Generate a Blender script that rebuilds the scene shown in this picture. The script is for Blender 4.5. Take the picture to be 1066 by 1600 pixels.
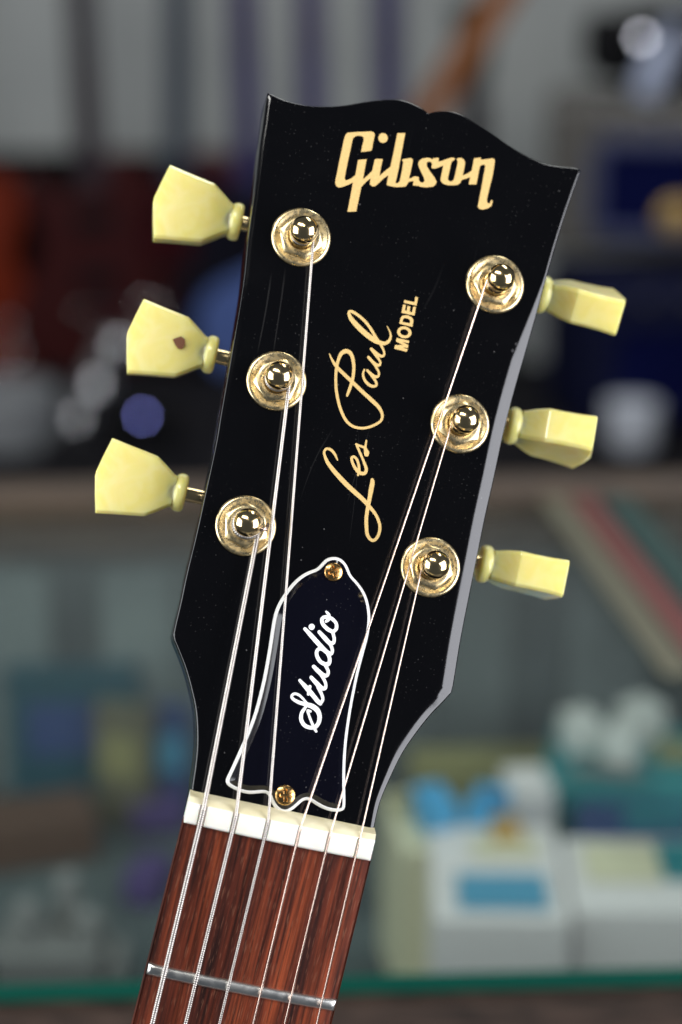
import bpy, bmesh, math, random
from mathutils import Vector, Matrix
from mathutils.geometry import delaunay_2d_cdt
random.seed(7)
rad = math.radians
for o in list(bpy.data.objects): bpy.data.objects.remove(o)
sc = bpy.context.scene
C = sc.collection

# ------------------------------------------------------------------ camera
F_PX, CX, CY = 3000.0, 533.0, 800.0           # photo pixels (1066 x 1600)
PITCH = rad(18.0)
CAM_Z = 1.30
cam = bpy.data.cameras.new('camera'); cam_o = bpy.data.objects.new('camera', cam); C.objects.link(cam_o)
cam_o.location = (0, 0, CAM_Z); cam_o.rotation_euler = (math.pi/2 - PITCH, 0, 0)
cam.sensor_fit = 'VERTICAL'; cam.sensor_height = 36.0; cam.sensor_width = 24.0
cam.lens = F_PX/1600*36; cam.clip_start = .02; cam.clip_end = 60
cam.dof.use_dof = True; cam.dof.focus_distance = .437; cam.dof.aperture_fstop = 5.6
cam.dof.aperture_blades = 9
sc.camera = cam_o
CAMM = Matrix.Translation((0, 0, CAM_Z)) @ Matrix.Rotation(math.pi/2 - PITCH, 4, 'X')

# ------------------------------------------------------------------ world and lamps
w = bpy.data.worlds.new('World'); sc.world = w; w.use_nodes = True
w.node_tree.nodes['Background'].inputs[0].default_value = (.55, .62, .75, 1)
w.node_tree.nodes['Background'].inputs[1].default_value = .095
def area(name, loc, target, sx, sy, energy, col):
    l = bpy.data.lights.new(name, 'AREA'); l.shape = 'RECTANGLE'; l.size = sx; l.size_y = sy
    l.energy = energy; l.color = col
    o = bpy.data.objects.new(name, l); C.objects.link(o); o.location = loc
    o.rotation_euler = (Vector(target) - Vector(loc)).to_track_quat('-Z', 'Y').to_euler()
    return o
HEAD = (0.0, .41, 1.18)
area('window_light_west', (-1.15, .08, 1.32), HEAD, 1.15, .95, 20, (.93, .96, 1.0))
area('window_light_east', (.97, -.12, 1.24), HEAD, .82, 1.05, 23, (.92, .93, 1.0))
area('ceiling_tube_front', (-.55, -.35, 2.55), HEAD, 1.2, .25, 20, (1.0, .98, .93))
area('fill_light_back', (-.3, 2.7, 2.75), (-.3, 3.2, 0), 2.6, .3, 20, (.97, .99, 1.0))  # unseen lamp added to light the wall and rack
area('fill_light_counter', (.6, 1.3, 2.70), (.4, 1.2, 0), 1.2, .25, 11, (.97, 1.0, .98))  # unseen lamp added to brighten the inside of the case
vs = sc.view_settings; vs.view_transform = 'Standard'; vs.look = 'None'; vs.exposure = 0; vs.gamma = 1; vs.use_curve_mapping = False
sc.render.engine = 'CYCLES'; sc.cycles.max_bounces = 8; sc.cycles.transparent_max_bounces = 12
sc.cycles.use_denoising = True

# ------------------------------------------------------------------ guitar pose (solved from tuner posts, corners, nut width)
GR = Matrix(((0.96924, 0.20353, 0.13836), (0.21976, -0.96884, -0.11428), (0.11079, 0.14117, -0.98377)))
GT = Vector((6.389, -25.208, 445.017))
M44 = GR.to_4x4(); M44.translation = GT*.001
GUITARM = CAMM @ Matrix.Diagonal((1, -1, -1, 1)) @ M44
OL = GR.transposed() @ (-GT)                    # camera in guitar millimetres
def gray(x, y): return GR.transposed() @ Vector(((x-CX)/F_PX, (y-CY)/F_PX, 1))
def gz(x, y, z=0.0):                            # photo pixel -> point on the guitar plane at height z (mm)
    d = gray(x, y); return OL + d*((z-OL.z)/d.z)
NA = rad(17)
P0 = Vector((0, -102.3, 2.7))                   # fingerboard top at the nut's front
ND = Vector((0, -math.cos(NA), -math.sin(NA))); NN = Vector((0, -math.sin(NA), math.cos(NA)))
def gn(x, y, h=0.0):                            # photo pixel -> point h mm above the fingerboard
    d = gray(x, y); q = P0 + NN*h; return OL + d*((q-OL).dot(NN)/d.dot(NN))
def nk(x, u, h): return P0 + Vector((x, 0, 0)) + ND*u + NN*h
def wray(x, y): return (CAMM.to_3x3() @ Vector(((x-CX)/F_PX, -(y-CY)/F_PX, -1)))
CAMP = Vector((0, 0, CAM_Z))
def wz(x, y, z): d = wray(x, y); return CAMP + d*((z-CAM_Z)/d.z)
def wy(x, y, Y): d = wray(x, y); return CAMP + d*(Y/d.y)

# ------------------------------------------------------------------ helpers
def link(name, me, parent=None, mat=None):
    o = bpy.data.objects.new(name, me); C.objects.link(o)
    if mat is not None and me is not None: me.materials.clear(); me.materials.append(mat)
    if parent: o.parent = parent
    return o
def tag(o, label=None, cat=None, group=None, kind=None):
    if label: o['label'] = label
    if cat: o['category'] = cat
    if group: o['group'] = group
    if kind: o['kind'] = kind
    return o
class MB:
    def __init__(s, k=1.0): s.v = []; s.f = []; s.k = k; s.uv = None
    def add(s, vs, fs):
        n = len(s.v); s.v += [Vector(a) for a in vs]; s.f += [tuple(i+n for i in f) for f in fs]
    def box(s, c, d, rz=0):
        cx, cy, cz = c; a, b, e = d[0]/2, d[1]/2, d[2]/2; co, si = math.cos(rz), math.sin(rz)
        vs = []
        for z in (-e, e):
            for x, y in ((-a, -b), (a, -b), (a, b), (-a, b)): vs.append((cx+x*co-y*si, cy+x*si+y*co, cz+z))
        s.add(vs, [(3, 2, 1, 0), (4, 5, 6, 7), (0, 1, 5, 4), (1, 2, 6, 5), (2, 3, 7, 6), (3, 0, 4, 7)])
    def loft(s, rings, cap=True):
        n = len(rings[0]); vs = [p for r in rings for p in r]; fs = []
        for i in range(len(rings)-1):
            for j in range(n):
                k = (j+1) % n; fs.append((i*n+j, i*n+k, (i+1)*n+k, (i+1)*n+j))
        if cap: fs += [tuple(reversed(range(n))), tuple(range((len(rings)-1)*n, len(rings)*n))]
        s.add(vs, fs)
    def lathe(s, prof, c=(0, 0, 0), seg=40, cap=True):
        rings = [[(c[0]+r*math.cos(2*math.pi*i/seg), c[1]+r*math.sin(2*math.pi*i/seg), c[2]+z) for i in range(seg)] for r, z in prof]
        s.loft(rings, cap)
    def tube(s, pts, r, seg=10, cap=True):
        pts = [Vector(p) for p in pts]; n = len(pts); rings = []
        t0 = (pts[1]-pts[0]).normalized(); a = t0.orthogonal().normalized()
        for i in range(n):
            t = (pts[min(i+1, n-1)]-pts[max(i-1, 0)]).normalized()
            a = (a - t*a.dot(t)).normalized(); b = t.cross(a)
            rr = r[i] if hasattr(r, '__len__') else r
            rings.append([pts[i]+a*(rr*math.cos(2*math.pi*j/seg))+b*(rr*math.sin(2*math.pi*j/seg)) for j in range(seg)])
        s.loft(rings, cap)
    def mesh(s, name, smooth=None):
        me = bpy.data.meshes.new(name); me.from_pydata([tuple(v*s.k) for v in s.v], [], s.f)
        bm = bmesh.new(); bm.from_mesh(me); bmesh.ops.recalc_face_normals(bm, faces=bm.faces); bm.to_mesh(me); bm.free()
        if smooth is not None:
            me.polygons.foreach_set('use_smooth', [True]*len(me.polygons))
            if smooth < 180: me.set_sharp_from_angle(angle=rad(smooth))
        me.update(); return me
    def obj(s, name, mat, parent=None, smooth=None): return link(name, s.mesh(name, smooth), parent, mat)
def bevel(o, wd, seg=2, ang=30):
    m = o.modifiers.new('bevel', 'BEVEL'); m.width = wd; m.segments = seg; m.limit_method = 'ANGLE'; m.angle_limit = rad(ang); m.harden_normals = False
    return o
def catmull(pts, n=6, closed=False):
    out = []; N = len(pts); rng = N if closed else N-1
    for i in range(rng):
        p = [pts[(i+k) % N] if closed else pts[min(max(i+k, 0), N-1)] for k in (-1, 0, 1, 2)]
        for j in range(n):
            t = j/n
            out.append(tuple(.5*((2*b)+(-a+c)*t+(2*a-5*b+4*c-d)*t*t+(-a+3*b-3*c+d)*t**3) for a, b, c, d in zip(*p)))
    if not closed: out.append(tuple(pts[-1]))
    return out
def resample(poly, step, closed=True):
    pts = [Vector(p) for p in poly]; out = []
    N = len(pts); last = N if closed else N-1
    for i in range(last):
        a, b = pts[i], pts[(i+1) % N]; L = (b-a).length; k = max(1, round(L/step))
        for j in range(k): out.append(a.lerp(b, j/k))
    if not closed: out.append(pts[-1])
    return out
def seg_dist(p, poly):
    best = 1e9; N = len(poly)
    for i in range(N):
        a = poly[i]; b = poly[(i+1) % N]; ab = b-a; t = max(0, min(1, (p-a).dot(ab)/max(ab.length_squared, 1e-12)))
        d = (p-a-ab*t).length_squared
        if d < best: best = d
    return math.sqrt(best)
def area2(poly): return sum(poly[i].x*poly[(i+1) % len(poly)].y-poly[(i+1) % len(poly)].x*poly[i].y for i in range(len(poly)))/2
def cdt_fill(polys, extra=()):
    vs = []; es = []
    for p in polys:
        n = len(vs); vs += [Vector((a[0], a[1])) for a in p]; es += [(n+i, n+(i+1) % len(p)) for i in range(len(p))]
    vs += [Vector((a[0], a[1])) for a in extra]
    r = delaunay_2d_cdt(vs, es, [], 2, 1e-7)
    return [(v.x, v.y) for v in r[0]], [tuple(f) for f in r[2]]
def inset(poly, d):
    N = len(poly); out = []
    sgn = 1 if area2(poly) > 0 else -1
    for i in range(N):
        a, b, c = poly[i-1], poly[i], poly[(i+1) % N]
        e1 = (b-a).normalized(); e2 = (c-b).normalized()
        n1 = Vector((-e1.y, e1.x))*sgn; n2 = Vector((-e2.y, e2.x))*sgn
        m = n1+n2
        if m.length < 1e-6: m = n1
        m.normalize(); k = 1/max(.45, m.dot(n1)); out.append(b+m*d*k)
    return out

# ------------------------------------------------------------------ materials
def mat(name, col, rough=.5, metal=0.0, **kw):
    m = bpy.data.materials.new(name); m.use_nodes = True; b = m.node_tree.nodes['Principled BSDF']
    b.inputs['Base Color'].default_value = (*col, 1); b.inputs['Roughness'].default_value = rough; b.inputs['Metallic'].default_value = metal
    for k, v in kw.items(): b.inputs[k.replace('_', ' ')].default_value = v
    return m
def nodes(m): return m.node_tree.nodes, m.node_tree.links, m.node_tree.nodes['Principled BSDF']
def noise_mix(m, c1, c2, scale, detail=4, stretch=(1, 1, 1), lo=.35, hi=.65, rough=None, bump=0, bdist=.0002, coord='Object'):
    N, L, b = nodes(m)
    tc = N.new('ShaderNodeTexCoord'); mp = N.new('ShaderNodeMapping'); mp.inputs['Scale'].default_value = stretch
    L.new(tc.outputs[coord], mp.inputs[0])
    nz = N.new('ShaderNodeTexNoise'); nz.inputs['Scale'].default_value = scale; nz.inputs['Detail'].default_value = detail
    L.new(mp.outputs[0], nz.inputs['Vector'])
    cr = N.new('ShaderNodeValToRGB'); cr.color_ramp.elements[0].position = lo; cr.color_ramp.elements[1].position = hi
    cr.color_ramp.elements[0].color = (*c1, 1); cr.color_ramp.elements[1].color = (*c2, 1)
    L.new(nz.outputs['Fac'], cr.inputs[0]); L.new(cr.outputs[0], b.inputs['Base Color'])
    if rough:
        mr = N.new('ShaderNodeMapRange'); mr.inputs[1].default_value = lo; mr.inputs[2].default_value = hi
        mr.inputs[3].default_value = rough[0]; mr.inputs[4].default_value = rough[1]
        L.new(nz.outputs['Fac'], mr.inputs[0]); L.new(mr.outputs[0], b.inputs['Roughness'])
    if bump:
        bp = N.new('ShaderNodeBump'); bp.inputs['Strength'].default_value = bump; bp.inputs['Distance'].default_value = bdist
        L.new(nz.outputs['Fac'], bp.inputs['Height']); L.new(bp.outputs[0], b.inputs['Normal'])
    return m, nz, cr

def lacquer(name, base, dust=True):
    m = mat(name, base, .07); N, L, b = nodes(m)
    b.inputs['Specular IOR Level'].default_value = .5
    tc = N.new('ShaderNodeTexCoord')
    # dust specks: sparse points of a fine Voronoi
    def specks(scale, rmax, keep):
        vo = N.new('ShaderNodeTexVoronoi'); vo.voronoi_dimensions = '2D'; vo.inputs['Scale'].default_value = scale; L.new(tc.outputs['Object'], vo.inputs['Vector'])
        sp = N.new('ShaderNodeSeparateColor'); L.new(vo.outputs['Color'], sp.inputs[0])
        k = N.new('ShaderNodeMath'); k.operation = 'GREATER_THAN'; k.inputs[1].default_value = keep; L.new(sp.outputs[0], k.inputs[0])
        rr = N.new('ShaderNodeMath'); rr.operation = 'MULTIPLY'; rr.inputs[1].default_value = rmax; L.new(sp.outputs[1], rr.inputs[0])
        d = N.new('ShaderNodeMath'); d.operation = 'LESS_THAN'; L.new(vo.outputs['Distance'], d.inputs[0]); L.new(rr.outputs[0], d.inputs[1])
        o = N.new('ShaderNodeMath'); o.operation = 'MULTIPLY'; L.new(k.outputs[0], o.inputs[0]); L.new(d.outputs[0], o.inputs[1])
        return o
    a = specks(900, .13, .66); c = specks(260, .05, .90)
    big = N.new('ShaderNodeTexNoise'); big.inputs['Scale'].default_value = 45; big.inputs['Detail'].default_value = 3; L.new(tc.outputs['Object'], big.inputs['Vector'])
    gate = N.new('ShaderNodeMapRange'); gate.inputs[1].default_value = .42; gate.inputs[2].default_value = .68; gate.inputs[4].default_value = .09
    L.new(big.outputs['Fac'], gate.inputs[0])
    am = N.new('ShaderNodeMath'); am.operation = 'MULTIPLY'; L.new(a.outputs[0], am.inputs[0]); L.new(gate.outputs[0], am.inputs[1])
    cm = N.new('ShaderNodeMath'); cm.operation = 'MULTIPLY'; cm.inputs[1].default_value = .2; L.new(c.outputs[0], cm.inputs[0])
    mx = N.new('ShaderNodeMath'); mx.operation = 'MAXIMUM'; L.new(am.outputs[0], mx.inputs[0]); L.new(cm.outputs[0], mx.inputs[1])
    # hairline scratches: thin level lines of stretched noise, gated
    prev = mx
    for ang, sx, gs in ((.5, 60, 26), (-.9, 45, 34)):
        mp = N.new('ShaderNodeMapping'); mp.inputs['Rotation'].default_value = (0, 0, ang); mp.inputs['Scale'].default_value = (1, .12, 1); L.new(tc.outputs['Object'], mp.inputs[0])
        nz = N.new('ShaderNodeTexNoise'); nz.inputs['Scale'].default_value = sx; nz.inputs['Detail'].default_value = 1; L.new(mp.outputs[0], nz.inputs['Vector'])
        s1 = N.new('ShaderNodeMath'); s1.operation = 'SUBTRACT'; s1.inputs[1].default_value = .55; L.new(nz.outputs['Fac'], s1.inputs[0])
        ab = N.new('ShaderNodeMath'); ab.operation = 'ABSOLUTE'; L.new(s1.outputs[0], ab.inputs[0])
        lt = N.new('ShaderNodeMath'); lt.operation = 'LESS_THAN'; lt.inputs[1].default_value = .0022; L.new(ab.outputs[0], lt.inputs[0])
        g2 = N.new('ShaderNodeTexNoise'); g2.inputs['Scale'].default_value = gs; g2.inputs['Detail'].default_value = 0; L.new(tc.outputs['Object'], g2.inputs['Vector'])
        gr = N.new('ShaderNodeMapRange'); gr.inputs[1].default_value = .60; gr.inputs[2].default_value = .70; gr.inputs[4].default_value = .035; L.new(g2.outputs['Fac'], gr.inputs[0])
        mm = N.new('ShaderNodeMath'); mm.operation = 'MULTIPLY'; L.new(lt.outputs[0], mm.inputs[0]); L.new(gr.outputs[0], mm.inputs[1])
        mz = N.new('ShaderNodeMath'); mz.operation = 'MAXIMUM'; L.new(prev.outputs[0], mz.inputs[0]); L.new(mm.outputs[0], mz.inputs[1]); prev = mz
    mix = N.new('ShaderNodeMix'); mix.data_type = 'RGBA'; mix.inputs['A'].default_value = (*base, 1); mix.inputs['B'].default_value = (.36, .35, .34, 1)
    L.new(prev.outputs[0], mix.inputs['Factor']); L.new(mix.outputs['Result'], b.inputs['Base Color'])
    # fine handling haze in the gloss
    hz = N.new('ShaderNodeTexNoise'); hz.inputs['Scale'].default_value = 70; hz.inputs['Detail'].default_value = 5; L.new(tc.outputs['Object'], hz.inputs['Vector'])
    rr = N.new('ShaderNodeMapRange'); rr.inputs[1].default_value = .3; rr.inputs[2].default_value = .75; rr.inputs[3].default_value = .06; rr.inputs[4].default_value = .16
    L.new(hz.outputs['Fac'], rr.inputs[0]); L.new(rr.outputs[0], b.inputs['Roughness'])
    return m
M_black = lacquer('black_lacquer', (.0015, .0015, .002))
M_plate = lacquer('black_plastic', (.0018, .0018, .005))
M_white_ply = mat('white_ply', (.85, .85, .82), .3)
M_gold = mat('gold_polished', (.90, .70, .37), .14, 1.0)
M_goldworn = noise_mix(mat('gold_worn', (.8, .6, .3), .22, 1.0), (.92, .75, .43), (.72, .51, .22), 900, 6, lo=.45, hi=.75, rough=(.26, .48), bump=.2, bdist=.00004)[0]
M_screw = noise_mix(mat('gold_screw', (.8, .5, .2), .2, 1.0), (.86, .56, .22), (.50, .26, .08), 1500, 3, rough=(.12, .35))[0]
M_goldprint = noise_mix(mat('gold_print', (.8, .6, .3), .45, 0.0), (.74, .52, .20), (.60, .40, .14), 2600, 2, lo=.3, hi=.7, rough=(.4, .55))[0]
M_whiteprint = mat('white_print', (.88, .88, .86), .4)
M_string = mat('plain_steel_string', (.78, .60, .50), .25, 1.0)
M_wound = mat('wound_nickel_string', (.54, .50, .46), .38, 1.0)
M_nut = noise_mix(mat('nut_bone', (.85, .83, .75), .32, 0, Subsurface_Weight=.25), (.83, .80, .68), (.88, .87, .82), 160, 4, lo=.3, hi=.7)[0]
nodes(M_nut)[2].inputs['Subsurface Scale'].default_value = .001
M_fret = noise_mix(mat('fret_nickel', (.7, .7, .66), .32, 1.0), (.93, .93, .88), (.55, .55, .51), 350, 5, lo=.45, hi=.8, rough=(.28, .48), bump=.3, bdist=.0001)[0]
M_neckblack = mat('neck_finish', (.012, .008, .007), .2)
# aged button plastic
M_button, _nz, _cr = noise_mix(mat('aged_plastic', (.8, .7, .3), .22, 0, Subsurface_Weight=.7), (.85, .745, .24), (.88, .795, .35), 110, 3, lo=.35, hi=.72)
_nz.inputs['Distortion'].default_value = 1.8
nodes(M_button)[2].inputs['Subsurface Scale'].default_value = .004
nodes(M_button)[2].inputs['Subsurface Radius'].default_value = (1, .8, .35)
nodes(M_button)[2].inputs['Coat Weight'].default_value = .3
M_spot = mat('burn_mark', (.16, .055, .02), .5)
M_pit = mat('lacquer_pit', (.01, .01, .012), .6)
def rosewood():
    m = mat('rosewood', (.1, .03, .015), .55, 0, Specular_IOR_Level=.3); N, L, b = nodes(m)
    tc = N.new('ShaderNodeTexCoord')
    def nz(scale, st, det):
        mp = N.new('ShaderNodeMapping'); mp.inputs['Scale'].default_value = st; L.new(tc.outputs['Object'], mp.inputs[0])
        n = N.new('ShaderNodeTexNoise'); n.inputs['Scale'].default_value = scale; n.inputs['Detail'].default_value = det; L.new(mp.outputs[0], n.inputs['Vector']); return n
    big = nz(190, (1, .035, .035), 6); fine = nz(1500, (1, .03, .03), 3); pores = nz(3400, (1, .075, .075), 1)
    c1 = N.new('ShaderNodeValToRGB'); e = c1.color_ramp.elements
    e[0].position = .33; e[0].color = (.016, .0035, .0025, 1); e[1].position = .70; e[1].color = (.25, .050, .016, 1)
    x = e.new(.5); x.color = (.098, .0185, .0075, 1); L.new(big.outputs['Fac'], c1.inputs[0])
    c2 = N.new('ShaderNodeValToRGB'); c2.color_ramp.elements[0].position = .35; c2.color_ramp.elements[0].color = (.35, .35, .35, 1); c2.color_ramp.elements[1].position = .62
    c2.color_ramp.elements[1].color = (1.15, 1.1, 1.1, 1); L.new(fine.outputs['Fac'], c2.inputs[0])
    mu = N.new('ShaderNodeMix'); mu.data_type = 'RGBA'; mu.blend_type = 'MULTIPLY'; mu.inputs['Factor'].default_value = 1
    L.new(c1.outputs[0], mu.inputs['A']); L.new(c2.outputs[0], mu.inputs['B'])
    pr = N.new('ShaderNodeMapRange'); pr.inputs[1].default_value = .61; pr.inputs[2].default_value = .70; pr.inputs[4].default_value = .32; L.new(pores.outputs['Fac'], pr.inputs[0])
    ml = N.new('ShaderNodeMix'); ml.data_type = 'RGBA'; ml.inputs['B'].default_value = (.27, .12, .07, 1)
    L.new(pr.outputs[0], ml.inputs['Factor']); L.new(mu.outputs['Result'], ml.inputs['A']); L.new(ml.outputs['Result'], b.inputs['Base Color'])
    bp = N.new('ShaderNodeBump'); bp.inputs['Strength'].default_value = .35; bp.inputs['Distance'].default_value = .0001
    L.new(fine.outputs['Fac'], bp.inputs['Height']); L.new(bp.outputs[0], b.inputs['Normal'])
    return m
M_rose = rosewood()

# ================================================================== the place behind the guitar
H_GLASS = .38; ZC = CAM_Z - H_GLASS
fl, fr = wz(0, 1537, ZC), wz(1066, 1511, ZC)
EX = (fr-fl); EX.z = 0; EX.normalize(); EY = Vector((-EX.y, EX.x, 0)); FRONT = wz(533, 1524, ZC)
DEPTH = .565
YAW = math.atan2(EX.y, EX.x)
def ct(a, b, z=0): return FRONT + EX*a + EY*b + Vector((0, 0, z))       # counter coordinates
def cbox(mb, a, b, z, da, db, dz):
    c = ct(a, b, z); mb.box(c, (da, db, dz), YAW)

M_wall = noise_mix(mat('wall_paint', (.5, .52, .5), .8), (.56, .585, .57), (.66, .685, .66), 3, 3)[0]
M_floor = noise_mix(mat('floor_vinyl', (.12, .12, .13), .5), (.05, .05, .055), (.12, .115, .11), 6, 5)[0]
mb = MB(); mb.box((0, 4.72, 1.6), (9, .1, 3.4)); tag(mb.obj('wall_back', M_wall), kind='structure')
mb = MB(); mb.box((0, 2.4, -.06), (9, 5.4, .1)); tag(mb.obj('floor', M_floor), kind='structure')

# ---- glass counter
M_wood = noise_mix(mat('counter_wood', (.06, .035, .025), .6, 0, Specular_IOR_Level=.2), (.016, .010, .008), (.060, .037, .028), 55, 6, stretch=(1, 5, 5), bump=.3, bdist=.001)[0]
M_rail = noise_mix(mat('counter_rail_wood', (.12, .07, .045), .5), (.04, .026, .017), (.085, .055, .034), 30, 5, stretch=(1, 6, 6))[0]
M_lining = noise_mix(mat('case_lining', (.10, .12, .125), .8), (.050, .064, .068), (.090, .112, .114), 14, 4)[0]
def glass_mat():
    m = bpy.data.materials.new('plate_glass'); m.use_nodes = True; N = m.node_tree.nodes; L = m.node_tree.links
    N.remove(N['Principled BSDF']); out = N['Material Output']
    t = N.new('ShaderNodeBsdfTransparent'); t.inputs[0].default_value = (.94, .98, .97, 1)
    g = N.new('ShaderNodeBsdfGlossy'); g.inputs['Roughness'].default_value = .02
    lw = N.new('ShaderNodeLayerWeight'); lw.inputs[0].default_value = .5
    pw = N.new('ShaderNodeMath'); pw.operation = 'POWER'; pw.inputs[1].default_value = 5; L.new(lw.outputs['Facing'], pw.inputs[0])
    fz = N.new('ShaderNodeMath'); fz.operation = 'MULTIPLY_ADD'; fz.inputs[1].default_value = .96; fz.inputs[2].default_value = .04; L.new(pw.outputs[0], fz.inputs[0])
    mx = N.new('ShaderNodeMixShader'); L.new(fz.outputs[0], mx.inputs[0]); L.new(t.outputs[0], mx.inputs[1]); L.new(g.outputs[0], mx.inputs[2]); L.new(mx.outputs[0], out.inputs[0])
    return m
M_glass = glass_mat()
M_edge = mat('green_glass_edge', (.002, .065, .045), .12, 0, Coat_Weight=.4)
case = bpy.data.objects.new('display_counter', None); C.objects.link(case); case.location = ct(0, DEPTH/2, 0); case.location.z = 0
tag(case, 'glass topped wooden display counter with green glass edge behind the guitar neck', 'counter')
def cpart(name, fn, m, smooth=None, bev=0):
    mb = MB(); fn(mb); o = mb.obj(name, m, None, smooth); o.parent = case; o.matrix_parent_inverse = Matrix.Translation(case.location).inverted()
    if bev: bevel(o, bev)
    return o
WID = 1.5; GT_ = .006
gl = cpart('glass_top', lambda b: cbox(b, 0, DEPTH/2, -GT_/2, WID, DEPTH-.002, GT_), M_glass)
me = cpart('glass_edge', lambda b: cbox(b, 0, -.0015, -GT_/2, WID, .003, GT_), M_edge)
SH = ZC - .20
cpart('front_panel', lambda b: cbox(b, 0, -.0145, (ZC-GT_-.0006)/2-ZC, WID+.06, .037, ZC-GT_-.0006), M_wood, bev=.004)
cpart('back_rail', lambda b: cbox(b, 0, DEPTH+.016, -.012, WID+.06, .032, .046), M_rail, bev=.004)
cpart('back_panel', lambda b: cbox(b, 0, DEPTH-.006, -.035-(ZC-.04)/2, WID, .012, ZC-.04), M_lining)
M_bl = [noise_mix(mat('reflection_tone', c1, .7), c1, c2, 18, 3)[0] for c1, c2 in (((.13, .155, .155), (.19, .22, .215)), ((.045, .055, .058), (.07, .085, .088)), ((.09, .105, .105), (.13, .15, .15)))]  # bands reflected in the glass, painted as light and dark strips
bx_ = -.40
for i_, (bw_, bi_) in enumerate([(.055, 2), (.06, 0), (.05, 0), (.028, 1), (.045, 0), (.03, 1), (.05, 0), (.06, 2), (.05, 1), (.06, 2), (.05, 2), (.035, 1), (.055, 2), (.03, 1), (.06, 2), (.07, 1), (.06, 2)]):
    cpart('reflection_strip', lambda b: cbox(b, bx_+bw_/2, DEPTH-.0145, -.036-.08, bw_-.002, .004, .155), M_bl[bi_]); bx_ += bw_
cpart('shelf', lambda b: cbox(b, 0, DEPTH/2+.02, -.20-.006, WID, DEPTH-.06, .012), M_lining)
for s in (-1, 1): cpart('side_panel', lambda b: cbox(b, s*(WID/2+.016), DEPTH/2+.02, -ZC/2-.005, .03, DEPTH-.05, ZC-.012), M_rail)

# ---- stock inside the case
def card(name, base, patch=None, amt=.5, sc_=60):
    if patch is None: return mat(name, base, .55)
    return noise_mix(mat(name, base, .5), base, patch, sc_, 2, lo=amt-.04, hi=amt+.04)[0]
def carton(name, c, d, rz, m, label, cat, lid=None, lidm=None, group=None):
    root = bpy.data.objects.new(name, None); C.objects.link(root); root.location = c; root.rotation_euler.z = rz
    tag(root, label, cat, group)
    b = MB(); b.box((0, 0, d[2]/2), d); o = b.obj('carton_body', m, root); bevel(o, .0012)
    b = MB(); b.box((0, 0, d[2]+.0006), (d[0]*.9, d[1]*.12, .0010)); b.obj('flap_tape', m, root)
    if lidm is not None:
        for (x, y, wx, wy_, mm) in lidm:
            b = MB(); b.box((x*d[0], y*d[1], d[2]+.0018), (wx*d[0], wy_*d[1], .0012)); b.obj('printed_label', mm, root)
    return root
M_white_card = mat('white_card', (.68, .64, .63), .55); M_cream = mat('cream_card', (.62, .58, .40), .55)
M_bluep = mat('blue_print', (.06, .27, .42), .5); M_cyan = mat('cyan_plastic', (.05, .34, .62), .35); M_teal = noise_mix(mat('teal_card', (.01, .2, .22), .45), (.006, .16, .19), (.02, .25, .26), 90, 2)[0]
M_olive = mat('olive_card', (.24, .22, .09), .6); M_navy = mat('navy_card', (.02, .05, .16), .5); M_purple = mat('purple_print', (.075, .045, .16), .5)
M_orange = mat('orange_card', (.45, .26, .06), .5); M_grey = mat('grey_plastic', (.16, .155, .15), .45); M_brown = mat('brown_leather', (.10, .05, .03), .6)
def shelf_at(px, py, z=SH+.001): return wz(px, py, z)
def pbox(name, xl, xr, yf, yb, ztop, h, m, label, cat, rz=0, patches=None):
    a, b_, c = wz((xl+xr)/2, yf, ztop), wz((xl+xr)/2, yb, ztop), wz(xl, yf, ztop); d = wz(xr, yf, ztop)
    wd = (d-c).length; dp = (b_-a).length; mid = (a+b_)/2
    return carton(name, (mid.x, mid.y, ztop-h), (wd, dp, h), rz, m, label, cat, lidm=patches)
pbox('string_carton', 668, 884, 1438, 1290, SH+.105, .104, M_white_card, 'white carton with a blue printed label on its lid inside the case', 'box', -.02, [(.02, -.24, .66, .34, M_bluep), (.08, .22, .5, .2, M_cream)])
pbox('string_carton', 882, 1120, 1425, 1310, SH+.105, .104, M_white_card, 'white carton at the right with a cream patch on its lid', 'box', -.02, [(-.12, .12, .5, .5, M_cream), (.3, .15, .3, .5, M_teal)])
pbox('cream_packet', 610, 690, 1330, 1235, SH+.10, .099, M_cream, 'pale cream packet beside the white labelled carton', 'packet', .15, [(0, .2, .7, .3, M_olive)])
pbox('blue_tube', 655, 705, 1262, 1222, SH+.118, .117, M_cyan, 'bright blue packet standing nearest to the headstock curve', 'packet', .3)
pbox('blue_tube', 735, 790, 1268, 1225, SH+.114, .113, M_cyan, 'bright blue packet between the white packet and the cream packet', 'packet', -.3, [(.2, -.2, .4, .3, M_navy)])
pbox('white_packet', 790, 860, 1240, 1195, SH+.10, .099, M_white_card, 'small white packet behind the labelled carton', 'packet', .1)
pbox('orange_pick_tin', 768, 812, 1302, 1275, SH+.112, .006, M_orange, 'small orange tin lying on the white carton lid', 'tin', .1)
pbox('olive_box', 640, 860, 1200, 1165, SH+.06, .059, M_olive, 'long low olive box behind the blue packets', 'box', .05)
pbox('navy_case', 900, 1110, 1310, 1255, SH+.09, .089, M_navy, 'navy blue flat box in front of the teal box', 'box', -.1, [(.1, 0, .5, .4, M_teal)])
teal = pbox('teal_box', 850, 1110, 1240, 1130, SH+.085, .084, M_teal, 'teal box carrying white cubes inside the case', 'box', -.22, [(-.1, -.25, .4, .14, M_grey), (.3, .1, .25, .3, M_olive)])
M_cube = mat('white_plastic', (.70, .70, .66), .4)
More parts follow.
